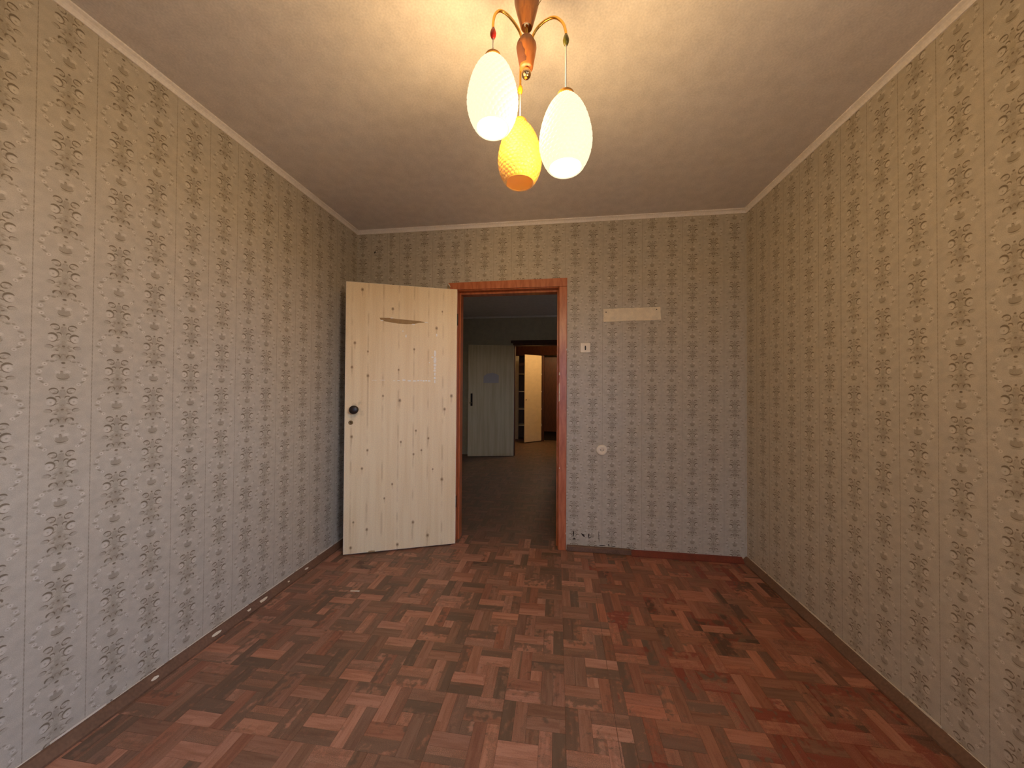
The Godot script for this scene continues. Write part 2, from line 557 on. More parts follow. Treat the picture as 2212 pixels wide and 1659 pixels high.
func room() -> void:
	# ceiling over room, hall and corridor
	var s := begin()
	box(s, Vector3(-2.0, H, -8.5), Vector3(1.7, H + 0.15, ZF + 0.2))
	struct(obj("ceiling", s, M.ceiling))
	# left wall of the room
	s = begin()
	box(s, Vector3(XL - T, 0, ZB), Vector3(XL, H, ZF + T))
	var left := obj("wall_left", s, M.plaster)
	struct(left, "patterned papered wall on the left")
	var z0 := ZF
	for e in [[1.603, 0.545], [1.058, 0.545], [0.513, 0.545], [-0.032, 0.545], [-0.577, 0.545], [-1.122, 0.545], [-1.667, 0.545], [-2.212, 0.399]]:
		strip(left, Vector3(XL, 0, e[0]), Vector3(0, 0, -1), e[1], 0.03, H - 0.02, 0.002, 0.105)
	# right wall, with the window beside the camera
	s = begin()
	var wz0 := 0.0
	var wz1 := 1.3
	box(s, Vector3(XR, 0, ZB), Vector3(XR + T * 2, H, wz0))
	box(s, Vector3(XR, 0, wz1), Vector3(XR + T * 2, H, ZF + T))
	box(s, Vector3(XR, 0, wz0), Vector3(XR + T * 2, 0.82, wz1))
	box(s, Vector3(XR, 2.2, wz0), Vector3(XR + T * 2, H, wz1))
	var rt := obj("wall_right", s, M.plaster)
	struct(rt, "patterned papered wall on the right")
	for e in [[-2.611, 0.259, 0.289], [-2.352, 0.55, 0.0], [-1.802, 0.548, 0.0], [-1.254, 0.548, 0.0], [-0.706, 0.548, 0.0], [-0.158, 0.158, 0.0]]:
		strip(rt, Vector3(XR, 0, e[0]), Vector3(0, 0, 1), e[1], 0.03, H - 0.02, e[2], 0.133, 0.137)
	strip(rt, Vector3(XR, 0, wz0), Vector3(0, 0, 1), wz1 - wz0, 0.03, 0.80, 0.0, 0.133, 0.137)
	strip(rt, Vector3(XR, 0, wz0), Vector3(0, 0, 1), wz1 - wz0, 2.22, H - 0.02, 0.0, 0.133, 0.137)
	strip(rt, Vector3(XR, 0, wz1), Vector3(0, 0, 1), ZF - wz1, 0.03, H - 0.02, 0.0, 0.133, 0.137)
	# wall behind the camera
	s = begin()
	box(s, Vector3(XL - T, 0, ZF), Vector3(0.13, H, ZF + T))
	box(s, Vector3(0.55, 0, ZF), Vector3(XR + T * 2, H, ZF + T))
	box(s, Vector3(0.13, 2.15, ZF), Vector3(0.55, H, ZF + T))
	var front := obj("wall_front", s, M.plaster)
	struct(front)
	strip(front, Vector3(XR, 0, ZF), Vector3(-1, 0, 0), 0.4, 0.03, H - 0.02, 0.0, 0.1)
	strip(front, Vector3(0.95, 0, ZF), Vector3(-1, 0, 0), 0.4, 0.03, H - 0.02, 0.4, 0.1)
	strip(front, Vector3(0.55, 0, ZF), Vector3(-1, 0, 0), 0.42, 2.15, H - 0.02, 0.0, 0.1)
	for k in 4:
		strip(front, Vector3(0.13 - 0.566 * k, 0, ZF), Vector3(-1, 0, 0), minf(0.566, 0.13 - 0.566 * k - XL), 0.03, H - 0.02, 0.0, 0.1)
	# door wall
	s = begin()
	var dl := -0.83
	var dr := 0.06
	box(s, Vector3(-2.0, 0, ZB - T), Vector3(dl, H, ZB))
	box(s, Vector3(dr, 0, ZB - T), Vector3(1.7, H, ZB))
	box(s, Vector3(dl, 2.04, ZB - T), Vector3(dr, H, ZB))
	var back := obj("wall_back", s, M.plaster)
	struct(back, "patterned papered wall with the doorway")
	var up := 2.04
	# [left edge, width, place in the roll, phase, lower end]
	for e in [[XL, 0.287, 0.018, 0.105, 0.03], [-1.367, 0.497, 0.0585, 0.106, 0.03], [-0.87, 0.04, 0.006, 0.0, 0.03], [-0.83, 0.102, 0.046, 0.0, up], [-0.728, 0.508, 0.0545, 0.008, up], [-0.22, 0.28, 0.0, 0.11, up], [0.06, 0.145, 0.28, 0.11, 0.03], [0.205, 0.567, 0.004, 0.034, 0.03], [0.772, 0.566, 0.003, 0.14, 0.03], [1.338, 0.012, 0.0, 0.03, 0.03]]:
		strip(back, Vector3(e[0], 0, ZB), Vector3(1, 0, 0), e[1], e[4], H - 0.02, e[2], e[3])
	# tears and scrapes in the paper above the baseboard, right of the doorway
	for p in [[0.134, 0.125, 0.004, 0.06, -0.15], [0.14, 0.085, 0.010, 0.012, 0.0], [0.205, 0.117, 0.007, 0.034, 0.8], [0.247, 0.118, 0.005, 0.034, -0.1], [0.254, 0.1, 0.012, 0.008, 0.3], [0.322, 0.11, 0.0025, 0.09, 0.05], [0.345, 0.048, 0.03, 0.006, 0.1], [0.395, 0.052, 0.004, 0.02, 0.3], [0.425, 0.045, 0.022, 0.005, 0.2]]:
		s = begin()
		var poly := []
		for k in 9:
			var a := TAU * k / 9
			poly.append(Vector2(cos(a) * p[2], sin(a) * p[3] * 0.5) * rng.randf_range(0.7, 1.2))
		slab(s, poly, 0.0, 0.0005, Transform3D(Basis(Vector3.BACK, p[4]), Vector3(p[0], p[1], ZB + 0.0007)))
		obj("paper_tear", s, M.iron, back)
	# hall and corridor beyond
	s = begin()
	box(s, Vector3(HL - T, 0, ZH - T), Vector3(HL, H, ZB - T))
	struct(obj("wall_hall_left", s, M.plaster))
	s = begin()
	box(s, Vector3(XR, 0, ZH - T), Vector3(XR + T, H, -4.9))
	box(s, Vector3(XR, 0, -4.45), Vector3(XR + T, H, ZB - T))
	box(s, Vector3(XR, 0, -4.9), Vector3(XR + T, 0.9, -4.45))
	box(s, Vector3(XR, 2.0, -4.9), Vector3(XR + T, H, -4.45))
	struct(obj("wall_hall_right", s, M.plaster))
	s = begin()
	box(s, Vector3(HL, 0, ZH - T), Vector3(-0.78, H, ZH))
	box(s, Vector3(0.16, 0, ZH - T), Vector3(XR, H, ZH))
	box(s, Vector3(-0.78, 2.03, ZH - T), Vector3(0.16, H, ZH))
	struct(obj("wall_hall_far", s, M.plaster), "dim far wall of the hall with a second doorway")
	s = begin()
	box(s, Vector3(-1.6 - T, 0, -8.4), Vector3(-1.6, H, ZH - T))
	struct(obj("wall_corridor_left", s, M.plaster))
	s = begin()
	box(s, Vector3(0.7, 0, -8.4), Vector3(0.7 + T, H, ZH - T))
	struct(obj("wall_corridor_right", s, M.plaster))
	s = begin()
	box(s, Vector3(-1.6 - T, 0, -8.4 - T), Vector3(0.7 + T, H, -8.4))
	struct(obj("wall_corridor_far", s, M.plaster))


func trims() -> void:
	# plaster cornice: a small cove along the top of each wall
	var prof := [Vector2(0, 0), Vector2(0, -0.027), Vector2(0.006, -0.027), Vector2(0.011, -0.017), Vector2(0.017, -0.011), Vector2(0.027, -0.006), Vector2(0.027, 0)]
	var n := 0
	# [start, direction, length]: local x points into the room
	for e in [[Vector3(XL + 0.0006, H, ZB), Vector3(0, 0, 1), ZF - ZB], [Vector3(XR, H, ZF), Vector3(0, 0, -1), ZF - ZB], [Vector3(XR, H, ZB), Vector3(-1, 0, 0), XR - XL], [Vector3(XL, H, ZF), Vector3(1, 0, 0), XR - XL], [Vector3(HL, H, ZH), Vector3(0, 0, 1), ZB - T - ZH], [Vector3(XR, H, ZH), Vector3(-1, 0, 0), XR - HL]]:
		n += 1
		var s := begin()
		var d: Vector3 = e[1]
		var x := Vector3.UP.cross(d)
		extrude(s, prof, e[2], Transform3D(Basis(x, Vector3.UP, d), e[0]))
		struct(obj("trim_%d" % n, s, M.cornice), "white cove along the ceiling")
	# baseboards: a low sloping plinth
	var low := [Vector2(0, 0), Vector2(0.034, 0), Vector2(0.034, 0.008), Vector2(0.010, 0.036), Vector2(0, 0.038)]
	for e in [["baseboard_left", Vector3(XL, 0, ZB), Vector3(0, 0, 1), ZF - ZB], ["baseboard_right", Vector3(XR, 0, ZF), Vector3(0, 0, -1), ZF - ZB], ["baseboard_front", Vector3(XL, 0, ZF), Vector3(1, 0, 0), XR - XL]]:
		var s := begin()
		var d: Vector3 = e[2]
		extrude(s, low, e[3], Transform3D(Basis(Vector3.UP.cross(d), Vector3.UP, d), e[1]))
		struct(obj(e[0], s, M.plinth), "worn brown baseboard along the floor")
	# plaster line above the left and right ones: the ragged lower end of the paper
	for side in [-1.0, 1.0]:
		var s := begin()
		var z := ZB + 0.05
		while z < 0.6:
			var l := rng.randf_range(0.12, 0.4)
			var h := rng.randf_range(0.002, 0.009)
			var x := XL + 0.0006 if side < 0 else XR - 0.0006
			box(s, Vector3(minf(x, x - side * 0.002), 0.0385, z), Vector3(maxf(x, x - side * 0.002), 0.0385 + h, z + l - 0.02))
			z += l
		var rag := obj("torn_paper_edge", s, M.chip, get_node("baseboard_left" if side < 0 else "baseboard_right"))
		rag.set_meta("label", "pale torn edge of the wallpaper")
	# knocked-off paint on the left one
	var bl := get_node("baseboard_left")
	for e in [[-1.455, 0.026, 0.008], [-1.72, 0.03, 0.009], [-1.63, 0.014, 0.006], [-1.9, 0.008, 0.005], [-2.05, 0.016, 0.006], [-1.2, 0.016, 0.006]]:
		var s := begin()
		var poly := []
		for k in 8:
			var a := TAU * k / 8
			poly.append(Vector2(cos(a) * e[1], sin(a) * e[2]) * rng.randf_range(0.6, 1.1))
		var nrm := Vector3(0.028, 0.024, 0).normalized()
		slab(s, poly, 0.0, 0.0006, Transform3D(Basis(Vector3(0, 0, -1), nrm.cross(Vector3(0, 0, -1)), nrm), Vector3(XL + 0.022, 0.022, e[0])))
		var c := obj("paint_chip", s, M.chip, bl)
		c.set_meta("label", "pale patch where the paint is knocked off")
	# door wall, right of the doorway: a thick board, then the lower painted one
	var bb := holder("baseboard_back")
	struct(bb, "brown baseboard below the papered door wall")
	var s1 := begin()
	box(s1, Vector3(0.083, 0, ZB), Vector3(0.552, 0.04, ZB + 0.028), 0.004)
	obj("board", s1, M.plinth, bb)
	s1 = begin()
	extrude(s1, [Vector2(0, 0), Vector2(0.04, 0), Vector2(0.04, 0.006), Vector2(0.012, 0.03), Vector2(0, 0.033)], XR - 0.036 - 0.552, Transform3D(Basis(Vector3(0, 0, 1), Vector3.UP, Vector3(-1, 0, 0)), Vector3(XR - 0.036, 0, ZB)))
	obj("board", s1, M.plinth_red, bb).set_meta("label", "red painted length of baseboard")
	s1 = begin()
	box(s1, Vector3(XL + 0.036, 0, ZB), Vector3(-0.852, 0.04, ZB + 0.028), 0.004)
	obj("board", s1, M.plinth, bb)


func doorway() -> void:
	var d := holder("door_1")
	struct(d, "reddish-brown lacquered door frame")
	var zf := ZB
	var zb := ZB - T
	# [name, lo, hi]
	for e in [
		["jamb", Vector3(0.014, 0, zb), Vector3(0.06, 2.04, zf + 0.004)], ["jamb", Vector3(-0.83, 0, zb), Vector3(-0.785, 2.04, zf + 0.004)], ["head", Vector3(-0.785, 1.996, zb), Vector3(0.014, 2.04, zf + 0.004)],
		["stop", Vector3(0.003, 0, zb), Vector3(0.014, 1.996, zf - 0.045)], ["stop", Vector3(-0.785, 0, zb), Vector3(-0.772, 1.996, zf - 0.045)], ["stop", Vector3(-0.772, 1.979, zb), Vector3(0.003, 1.996, zf - 0.045)],
		["casing", Vector3(0.019, 0, zf + 0.004), Vector3(0.078, 2.003, zf + 0.02)], ["casing", Vector3(-0.85, 0, zf + 0.004), Vector3(-0.79, 2.003, zf + 0.018)],
	]:
		var s := begin()
		box(s, e[1], e[2], 0.003)
		obj(e[0], s, M.lacquer, d)
	# the head casing, mitred, with its left corner broken away
	var s := begin()
	slab(s, [Vector2(-0.842, 2.003), Vector2(0.019, 2.003), Vector2(0.078, 2.004), Vector2(0.078, 2.066), Vector2(-0.86, 2.058), Vector2(-0.845, 2.03)], zf + 0.004, zf + 0.02)
	obj("casing", s, M.lacquer, d)
	s = begin()
	slab(s, [Vector2(-0.868, 2.0), Vector2(-0.846, 2.0), Vector2(-0.868, 2.05)], zf + 0.002, zf + 0.012)
	obj("corner_block", s, M.torn, d)
	s = begin()
	slab(s, [Vector2(-0.861, 2.052), Vector2(-0.853, 2.053), Vector2(-0.838, 2.028), Vector2(-0.845, 2.026)], zf + 0.018, zf + 0.0215)
	obj("chipped_corner", s, M.chip, d)
	# bare wood where the paint of the right casing is worn
	for e in [[0.021, 1.335, 0.004, 0.012], [0.02, 1.22, 0.003, 0.05], [0.02, 1.15, 0.004, 0.03], [0.074, 1.52, 0.003, 0.008], [0.075, 0.13, 0.003, 0.008], [0.024, 0.62, 0.003, 0.007]]:
		s = begin()
		slab(s, [Vector2(-e[2], -e[3]), Vector2(e[2], -e[3] * 0.6), Vector2(e[2] * 0.6, e[3]), Vector2(-e[2] * 0.8, e[3] * 0.7)], 0.0, 0.0006, Transform3D(Basis(), Vector3(e[0] + 0.002, e[1], zf + 0.02)))
		obj("bare_patch", s, M.chip, d)
	# the second doorway, at the far end of the hall
	var d2 := holder("door_2")
	struct(d2, "dark brown frame of the second doorway")
	for e in [["jamb", Vector3(-0.78, 0, ZH - T), Vector3(-0.745, 2.03, ZH + 0.01)], ["jamb", Vector3(0.125, 0, ZH - T), Vector3(0.16, 2.03, ZH + 0.01)], ["head", Vector3(-0.745, 1.99, ZH - T), Vector3(0.125, 2.03, ZH + 0.01)], ["casing", Vector3(-0.82, 2.03, ZH), Vector3(0.2, 2.08, ZH + 0.015)]]:
		s = begin()
		box(s, e[1], e[2], 0.003)
		obj(e[0], s, M.brown, d2)
	# a casing on the left wall of the hall
	s = begin()
	box(s, Vector3(HL, 0, ZH + 0.06), Vector3(HL + 0.02, 2.06, ZH + 0.14), 0.003)
	box(s, Vector3(HL, 0, ZH + 0.9), Vector3(HL + 0.02, 2.06, ZH + 0.98), 0.003)
	box(s, Vector3(HL, 2.0, ZH + 0.14), Vector3(HL + 0.02, 2.06, ZH + 0.9), 0.003)
	struct(obj("door_3", s, M.brown))


func window(called: String, z0: float, z1: float, y0: float, y1: float, x0: float) -> void:
	var w := holder(called)
	struct(w)
	var f := 0.06
	var zm := (z0 + z1) / 2.0
	for e in [["sash", Vector3(x0, y0, z0), Vector3(x0 + f, y1, z0 + f)], ["sash", Vector3(x0, y0, z1 - f), Vector3(x0 + f, y1, z1)], ["sash", Vector3(x0, y0, z0 + f), Vector3(x0 + f, y0 + f, z1 - f)], ["sash", Vector3(x0, y1 - f, z0 + f), Vector3(x0 + f, y1, z1 - f)], ["mullion", Vector3(x0, y0 + f, zm - 0.035), Vector3(x0 + f, y1 - f, zm + 0.035)]]:
		var s := begin()
		box(s, e[1], e[2], 0.006)
		obj(e[0], s, M.frame, w)
	for e in [[z0 + f, zm - 0.035], [zm + 0.035, z1 - f]]:
		var s := begin()
		box(s, Vector3(x0 + 0.028, y0 + f, e[0]), Vector3(x0 + 0.032, y1 - f, e[1]))
		obj("pane", s, M.glass, w)
	var s := begin()
	box(s, Vector3(XR - 0.08, y0 - 0.03, z0 - 0.03), Vector3(x0, y0, z1 + 0.03), 0.006)
	obj("sill", s, M.frame, w)


# an unseen glazed door added behind the camera to light the door wall
func added_glazed_door() -> void:
	var d := holder("door_4", Vector3(0.13, 0, ZF + 0.04))
	struct(d)
	for e in [["stile", Vector3(0, 0.02, 0), Vector3(0.05, 2.15, 0.05)], ["stile", Vector3(0.37, 0.02, 0), Vector3(0.42, 2.15, 0.05)], ["rail", Vector3(0.05, 0.02, 0), Vector3(0.37, 0.14, 0.05)], ["rail", Vector3(0.05, 2.08, 0), Vector3(0.37, 2.15, 0.05)], ["rail", Vector3(0.05, 0.78, 0), Vector3(0.37, 0.85, 0.05)]]:
		var s := begin()
		box(s, e[1], e[2], 0.005)
		obj(e[0], s, M.frame, d)
	for e in [[0.14, 0.78], [0.85, 2.08]]:
		var s := begin()
		box(s, Vector3(0.05, e[0], 0.023), Vector3(0.37, e[1], 0.027))
		obj("pane", s, M.glass, d)
	var s := begin()
	box(s, Vector3(0, 0.0, -0.04), Vector3(0.42, 0.02, 0.08))
	obj("threshold", s, M.frame, d)


# ---------------------------------------------------------------- the floor
func block(s: SurfaceTool, x0: float, z0: float, x1: float, z1: float, tone: Color, upright: bool) -> void:
	var g := 0.00015
	var c := 0.0004
	var y := -rng.randf_range(0.0, 0.00012)
	var off := Vector2(rng.randf(), rng.randf())
	var lo := [Vector3(x0 + g, y - 0.0012, z0 + g), Vector3(x1 - g, y - 0.0012, z0 + g), Vector3(x1 - g, y - 0.0012, z1 - g), Vector3(x0 + g, y - 0.0012, z1 - g)]
	var hi := [Vector3(x0 + g + c, y, z0 + g + c), Vector3(x1 - g - c, y, z0 + g + c), Vector3(x1 - g - c, y, z1 - g - c), Vector3(x0 + g + c, y, z1 - g - c)]
	var faces := [[hi, Vector3.UP]]
	for k in 4:
		var n := (k + 1) % 4
		faces.append([[lo[k], lo[n], hi[n], hi[k]], (lo[k] + lo[n]) / 2.0 - Vector3((x0 + x1) / 2, 0, (z0 + z1) / 2)])
	for f in faces:
		var p: Array = f[0]
		var order := [0, 1, 2, 0, 2, 3]
		if (p[2] - p[0]).cross(p[1] - p[0]).dot(f[1]) < 0.0:
			order = [0, 2, 1, 0, 3, 2]
		for i in order:
			var v: Vector3 = p[i]
			s.set_color(tone)
			s.set_uv(Vector2(v.x, v.z) / 0.35 + off if upright else Vector2(v.z, v.x) / 0.35 + off)
			s.set_uv2(Vector2((v.x + 1.75) / 3.2, (v.z + 2.75) / 3.8))
			s.add_vertex(v)


func floors(cam: Camera3D) -> void:  # linoleum with a parquet print, modelled block by block
	var s := begin()
	box(s, Vector3(-2.0, -0.12, -8.5), Vector3(1.7, -0.0011, ZF + 0.2))
	var fl := obj("floor", s, M.plinth)
	struct(fl, "worn brown linoleum floor printed with small parquet blocks")
	var bx := 0.2355
	var bz := 0.2535
	var ux := bx / 5.0
	var uz := bz / 5.0
	# a pinwheel of four pairs of blocks round a small square, in units of one block's width
	var cell := []
	for k in 2:
		cell.append([-0.5, -2.5 + k, 2.5, -1.5 + k, false])
		cell.append([-2.5, 0.5 + k, 0.5, 1.5 + k, false])
		cell.append([-2.5 + k, -2.5, -1.5 + k, 0.5, true])
		cell.append([0.5 + k, -0.5, 1.5 + k, 2.5, true])
	cell.append([-0.5, -0.5, 0.5, 0.5, true])
	# in the order of cell: top, bottom, left, right (outer and inner by turns), then the small square
	var squares := ["MRLDDLRML", "LMMRMLDLL", "DLDLMLMDD", "MLRLLDMDL"]
	var pieces := []
	for j in range(-29, 12):
		for i in range(-7, 9):
			var cx := -0.314 + bx * i
			var cz := -1.2 + bz * j
			for n in cell.size():
				var p: Array = cell[n]
				var x0: float = cx + p[0] * ux
				var x1: float = cx + p[2] * ux
				var z0: float = cz + p[1] * uz
				var z1: float = cz + p[3] * uz
				var inroom := z1 > ZB
				x0 = maxf(x0, XL if inroom else HL)
				x1 = minf(x1, XR)
				z1 = minf(z1, ZF)
				z0 = maxf(z0, -8.4)
				if x1 - x0 < 0.006 or z1 - z0 < 0.006:
					continue
				# light, middle, reddish and dark printed wood, in four recurring squares, each block a little uneven
				var v := rng.randf_range(0.92, 1.08)
				var hue := rng.randf_range(0.96, 1.04)
				var tone := Color(0.47, 0.243, 0.166)
				match squares[posmod(i + 1 + 2 * j, 4)][n]:
					"M":
						tone = Color(0.355, 0.187, 0.126)
					"R":
						tone = Color(0.33, 0.155, 0.10)
					"D":
						tone = Color(0.27, 0.155, 0.106)
				tone = Color(tone.r * v * hue, tone.g * v, tone.b * v / hue)
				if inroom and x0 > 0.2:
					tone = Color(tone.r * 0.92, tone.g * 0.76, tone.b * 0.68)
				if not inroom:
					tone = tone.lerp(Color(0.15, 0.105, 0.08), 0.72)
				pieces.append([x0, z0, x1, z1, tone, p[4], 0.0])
	for p in pieces:
		var c := Vector3((p[0] + p[2]) / 2, 0, (p[1] + p[3]) / 2)
		var l := cam.transform.affine_inverse() * c
		var u := 1106.0 + 728.934 * l.x / maxf(-l.z, 0.01)
		var v := 829.5 - 728.934 * l.y / maxf(-l.z, 0.01)
		var seen := l.z < -0.3 and u > -20 and u < 2232 and v < 1675
		p[6] = l.length() if seen else 100.0 + l.length()
	pieces.sort_custom(func(a, b): return a[6] < b[6])
	var rest := begin()
	for i in pieces.size():
		var p: Array = pieces[i]
		if i < 300:
			var one := begin()
			block(one, p[0], p[1], p[2], p[3], p[4], p[5])
			obj("lino_block", one, M.parquet, fl)
		else:
			block(rest, p[0], p[1], p[2], p[3], p[4], p[5])
	var field := obj("lino_field", rest, M.parquet, fl)
	field.set_meta("kind", "stuff")
	# the seam that runs away from the camera right of the middle
	s = begin()
	var a := Vector3(0.243, 0, -2.2)
	var b := Vector3(0.215, 0, -1.0)
	for k in 8:
		var p := a.lerp(b, k / 8.0)
		var q := a.lerp(b, (k + 1) / 8.0 - 0.004)
		var w := Vector3(0.0012, 0, 0)
		quad(s, p - w + Vector3(0, 0.0006, 0), p + w + Vector3(0, 0.0006, 0), q + w + Vector3(0, 0.0006, 0), q - w + Vector3(0, 0.0006, 0), Vector3.UP)
		quad(s, p + w + Vector3(0, 0.0006, 0), p + w, q + w, q + w + Vector3(0, 0.0006, 0), Vector3.RIGHT)
		quad(s, p - w + Vector3(0, 0.0006, 0), p - w, q - w, q - w + Vector3(0, 0.0006, 0), Vector3.LEFT)
	obj("seam", s, M.plinth, fl)


# ---------------------------------------------------------------- things
func leaf(called: String, at: Vector3, turn: float, w: float, h: float, m: Material) -> Node3D:
	# origin at the foot of the free edge; the leaf runs along +x to its hinges, its face looks along +z
	var d := holder(called, at, turn)
	var s := begin()
	box(s, Vector3(0, 0.01, -0.04), Vector3(w, h, -0.0012), 0.0015)
	obj("core", s, M.edge, d)
	s = begin()
	var e := 0.003
	uvquad(s, [Vector3(e, 0.01 + e, 0), Vector3(w - e, 0.01 + e, 0), Vector3(w - e, h - e, 0), Vector3(e, h - e, 0)], [Vector2(0, 1), Vector2(1, 1), Vector2(1, 0), Vector2(0, 0)], Vector3.BACK)
	for k in [[Vector3(e, 0.01 + e, 0), Vector3(w - e, 0.01 + e, 0), Vector3.DOWN], [Vector3(w - e, 0.01 + e, 0), Vector3(w - e, h - e, 0), Vector3.RIGHT], [Vector3(w - e, h - e, 0), Vector3(e, h - e, 0), Vector3.UP], [Vector3(e, h - e, 0), Vector3(e, 0.01 + e, 0), Vector3.LEFT]]:
		uvquad(s, [k[0], k[1], k[1] - Vector3(0, 0, 0.0012), k[0] - Vector3(0, 0, 0.0012)], [Vector2.ZERO, Vector2.ZERO, Vector2.ZERO, Vector2.ZERO], k[2])
	obj("veneer", s, m, d)
	return d


func doors() -> void:
	var d := leaf("door_leaf", Vector3(-1.524, 0, -2.272), atan2(0.362, 0.933), 0.804, 1.996, M.door)
	tag(d, "pale pine-patterned door leaf swung wide open against the left wall", "door")
	var face := func(x: float, y: float) -> Transform3D: return Transform3D(Basis(), Vector3(x, y, 0))
	var stand := Basis(Vector3.RIGHT, PI / 2)
	# round black knob on a rose
	var s := begin()
	lathe(s, [Vector2(0.0, 0.003), Vector2(0.024, 0.003), Vector2(0.0265, 0.001), Vector2(0.0265, 0.0)], 36, Transform3D(stand, Vector3(0.069, 1.06, 0)))
	obj("rose", s, M.oldbrass, d)
	s = begin()
	lathe(s, [Vector2(0.0, 0.052), Vector2(0.014, 0.0515), Vector2(0.024, 0.049), Vector2(0.030, 0.044), Vector2(0.0315, 0.038), Vector2(0.029, 0.031), Vector2(0.019, 0.024), Vector2(0.012, 0.018), Vector2(0.011, 0.002)], 40, Transform3D(stand, Vector3(0.069, 1.06, 0)))
	obj("knob", s, M.black, d).set_meta("label", "round black knob")
	# keyhole cover below it
	s = begin()
	lathe(s, [Vector2(0.0, 0.002), Vector2(0.007, 0.002), Vector2(0.008, 0.004), Vector2(0.0145, 0.004), Vector2(0.016, 0.0025), Vector2(0.016, 0.0)], 30, Transform3D(stand, Vector3(0.043, 0.965, 0)))
	var lock := obj("keyhole_cover", s, M.oldbrass, d)
	s = begin()
	slab(s, [Vector2(-0.0025, -0.008), Vector2(0.0025, -0.008), Vector2(0.002, 0.0), Vector2(0.0045, 0.004), Vector2(0.0, 0.0075), Vector2(-0.0045, 0.004), Vector2(-0.002, 0.0)], 0.0021, 0.0026, face.call(0.044, 0.966))
	obj("keyhole", s, M.dark, lock)
	# the scar of a sign torn off, with scraps left at its rim
	s = begin()
	slab(s, [Vector2(0.232, 1.741), Vector2(0.30, 1.744), Vector2(0.36, 1.738), Vector2(0.446, 1.735), Vector2(0.51, 1.732), Vector2(0.566, 1.724), Vector2(0.52, 1.718), Vector2(0.474, 1.706), Vector2(0.42, 1.703), Vector2(0.367, 1.704), Vector2(0.30, 1.712), Vector2(0.244, 1.719)], 0.0, 0.0006)
	obj("veneer_scar", s, M.torn, d).set_meta("label", "brown scar of a sign torn off")
	# tape that stayed on the veneer: a line up, a line across, single scraps
	var scraps := []
	var y := 1.256
	while y < 1.496:
		var l := rng.randf_range(0.012, 0.03) * (1.7 if y > 1.4 else 1.0)
		scraps.append([0.636 + rng.randf_range(-0.0015, 0.0015), y + l / 2, rng.randf_range(0.008, 0.0115) if y > 1.32 else rng.randf_range(0.004, 0.008), l / 2])
		y += l + (0.0015 if y > 1.34 else rng.randf_range(0.002, 0.012))
	var x := 0.33
	while x < 0.605:
		var l := rng.randf_range(0.012, 0.035)
		scraps.append([x + l / 2, 1.276 + rng.randf_range(-0.003, 0.003), l / 2, 0.0055 if x > 0.46 or x < 0.44 and x > 0.39 else 0.002])
		x += l + (0.003 if x > 0.46 else 0.012)
	for e in [[0.399, 1.649, 0.006, 0.005], [0.422, 1.613, 0.005, 0.011], [0.648, 1.629, 0.005, 0.012], [0.618, 1.458, 0.009, 0.005], [0.595, 1.415, 0.004, 0.004], [0.25, 1.722, 0.012, 0.004], [0.318, 1.744, 0.01, 0.003], [0.474, 1.704, 0.012, 0.004], [0.57, 1.724, 0.014, 0.003], [0.2, 1.276, 0.02, 0.0012], [0.26, 1.277, 0.02, 0.0012]]:
		scraps.append(e)
	for e in scraps:
		s = begin()
		var poly := []
		for k in 10:
			var a := TAU * (k + 0.5) / 10
			var sq := 1.0 / maxf(absf(cos(a)), absf(sin(a)))
			poly.append(Vector2(cos(a) * e[2], sin(a) * e[3]) * sq * rng.randf_range(0.82, 1.02))
		slab(s, poly, 0.0, 0.0007, face.call(e[0], e[1]))
		obj("tape_scrap", s, M.tape, d)
	# a piece broken out of the lower edge
	s = begin()
	slab(s, [Vector2(0.167, 0.009), Vector2(0.219, 0.009), Vector2(0.216, 0.019), Vector2(0.19, 0.022), Vector2(0.172, 0.018)], 0.0, 0.0006)
	obj("broken_edge", s, M.torn, d)
	# two hinges on the hinge side
	for hy in [0.28, 1.72]:
		s = begin()
		tube(s, [Vector3(0.808, hy, -0.035), Vector3(0.808, hy + 0.09, -0.035)], 0.006, 10)
		obj("hinge", s, M.iron, d)

	d = leaf("door_leaf", Vector3(-1.552, 0, -5.83), 0.195, 0.815, 1.985, M.door_hall)
	tag(d, "pale plain door leaf standing open in the dim hall", "door")
	s = begin()
	box(s, Vector3(0.045, 0.90, 0.0), Vector3(0.08, 1.12, 0.004), 0.001)
	var plate := obj("handle_plate", s, M.dark, d)
	s = begin()
	tube(s, [Vector3(0.062, 0.955, 0.003), Vector3(0.062, 0.955, 0.045), Vector3(0.05, 0.955, 0.052), Vector3(0.03, 0.955, 0.052)], 0.009, 10)
	obj("handle", s, M.oldbrass, plate)
	s = begin()
	slab(s, [Vector2(0.27, 1.31), Vector2(0.54, 1.31), Vector2(0.545, 1.44), Vector2(0.5, 1.47), Vector2(0.43, 1.49), Vector2(0.34, 1.475), Vector2(0.275, 1.43)], 0.0, 0.0008)
	obj("paper_remnant", s, M.notice, d).set_meta("label", "bluish remnant of a pasted sheet")


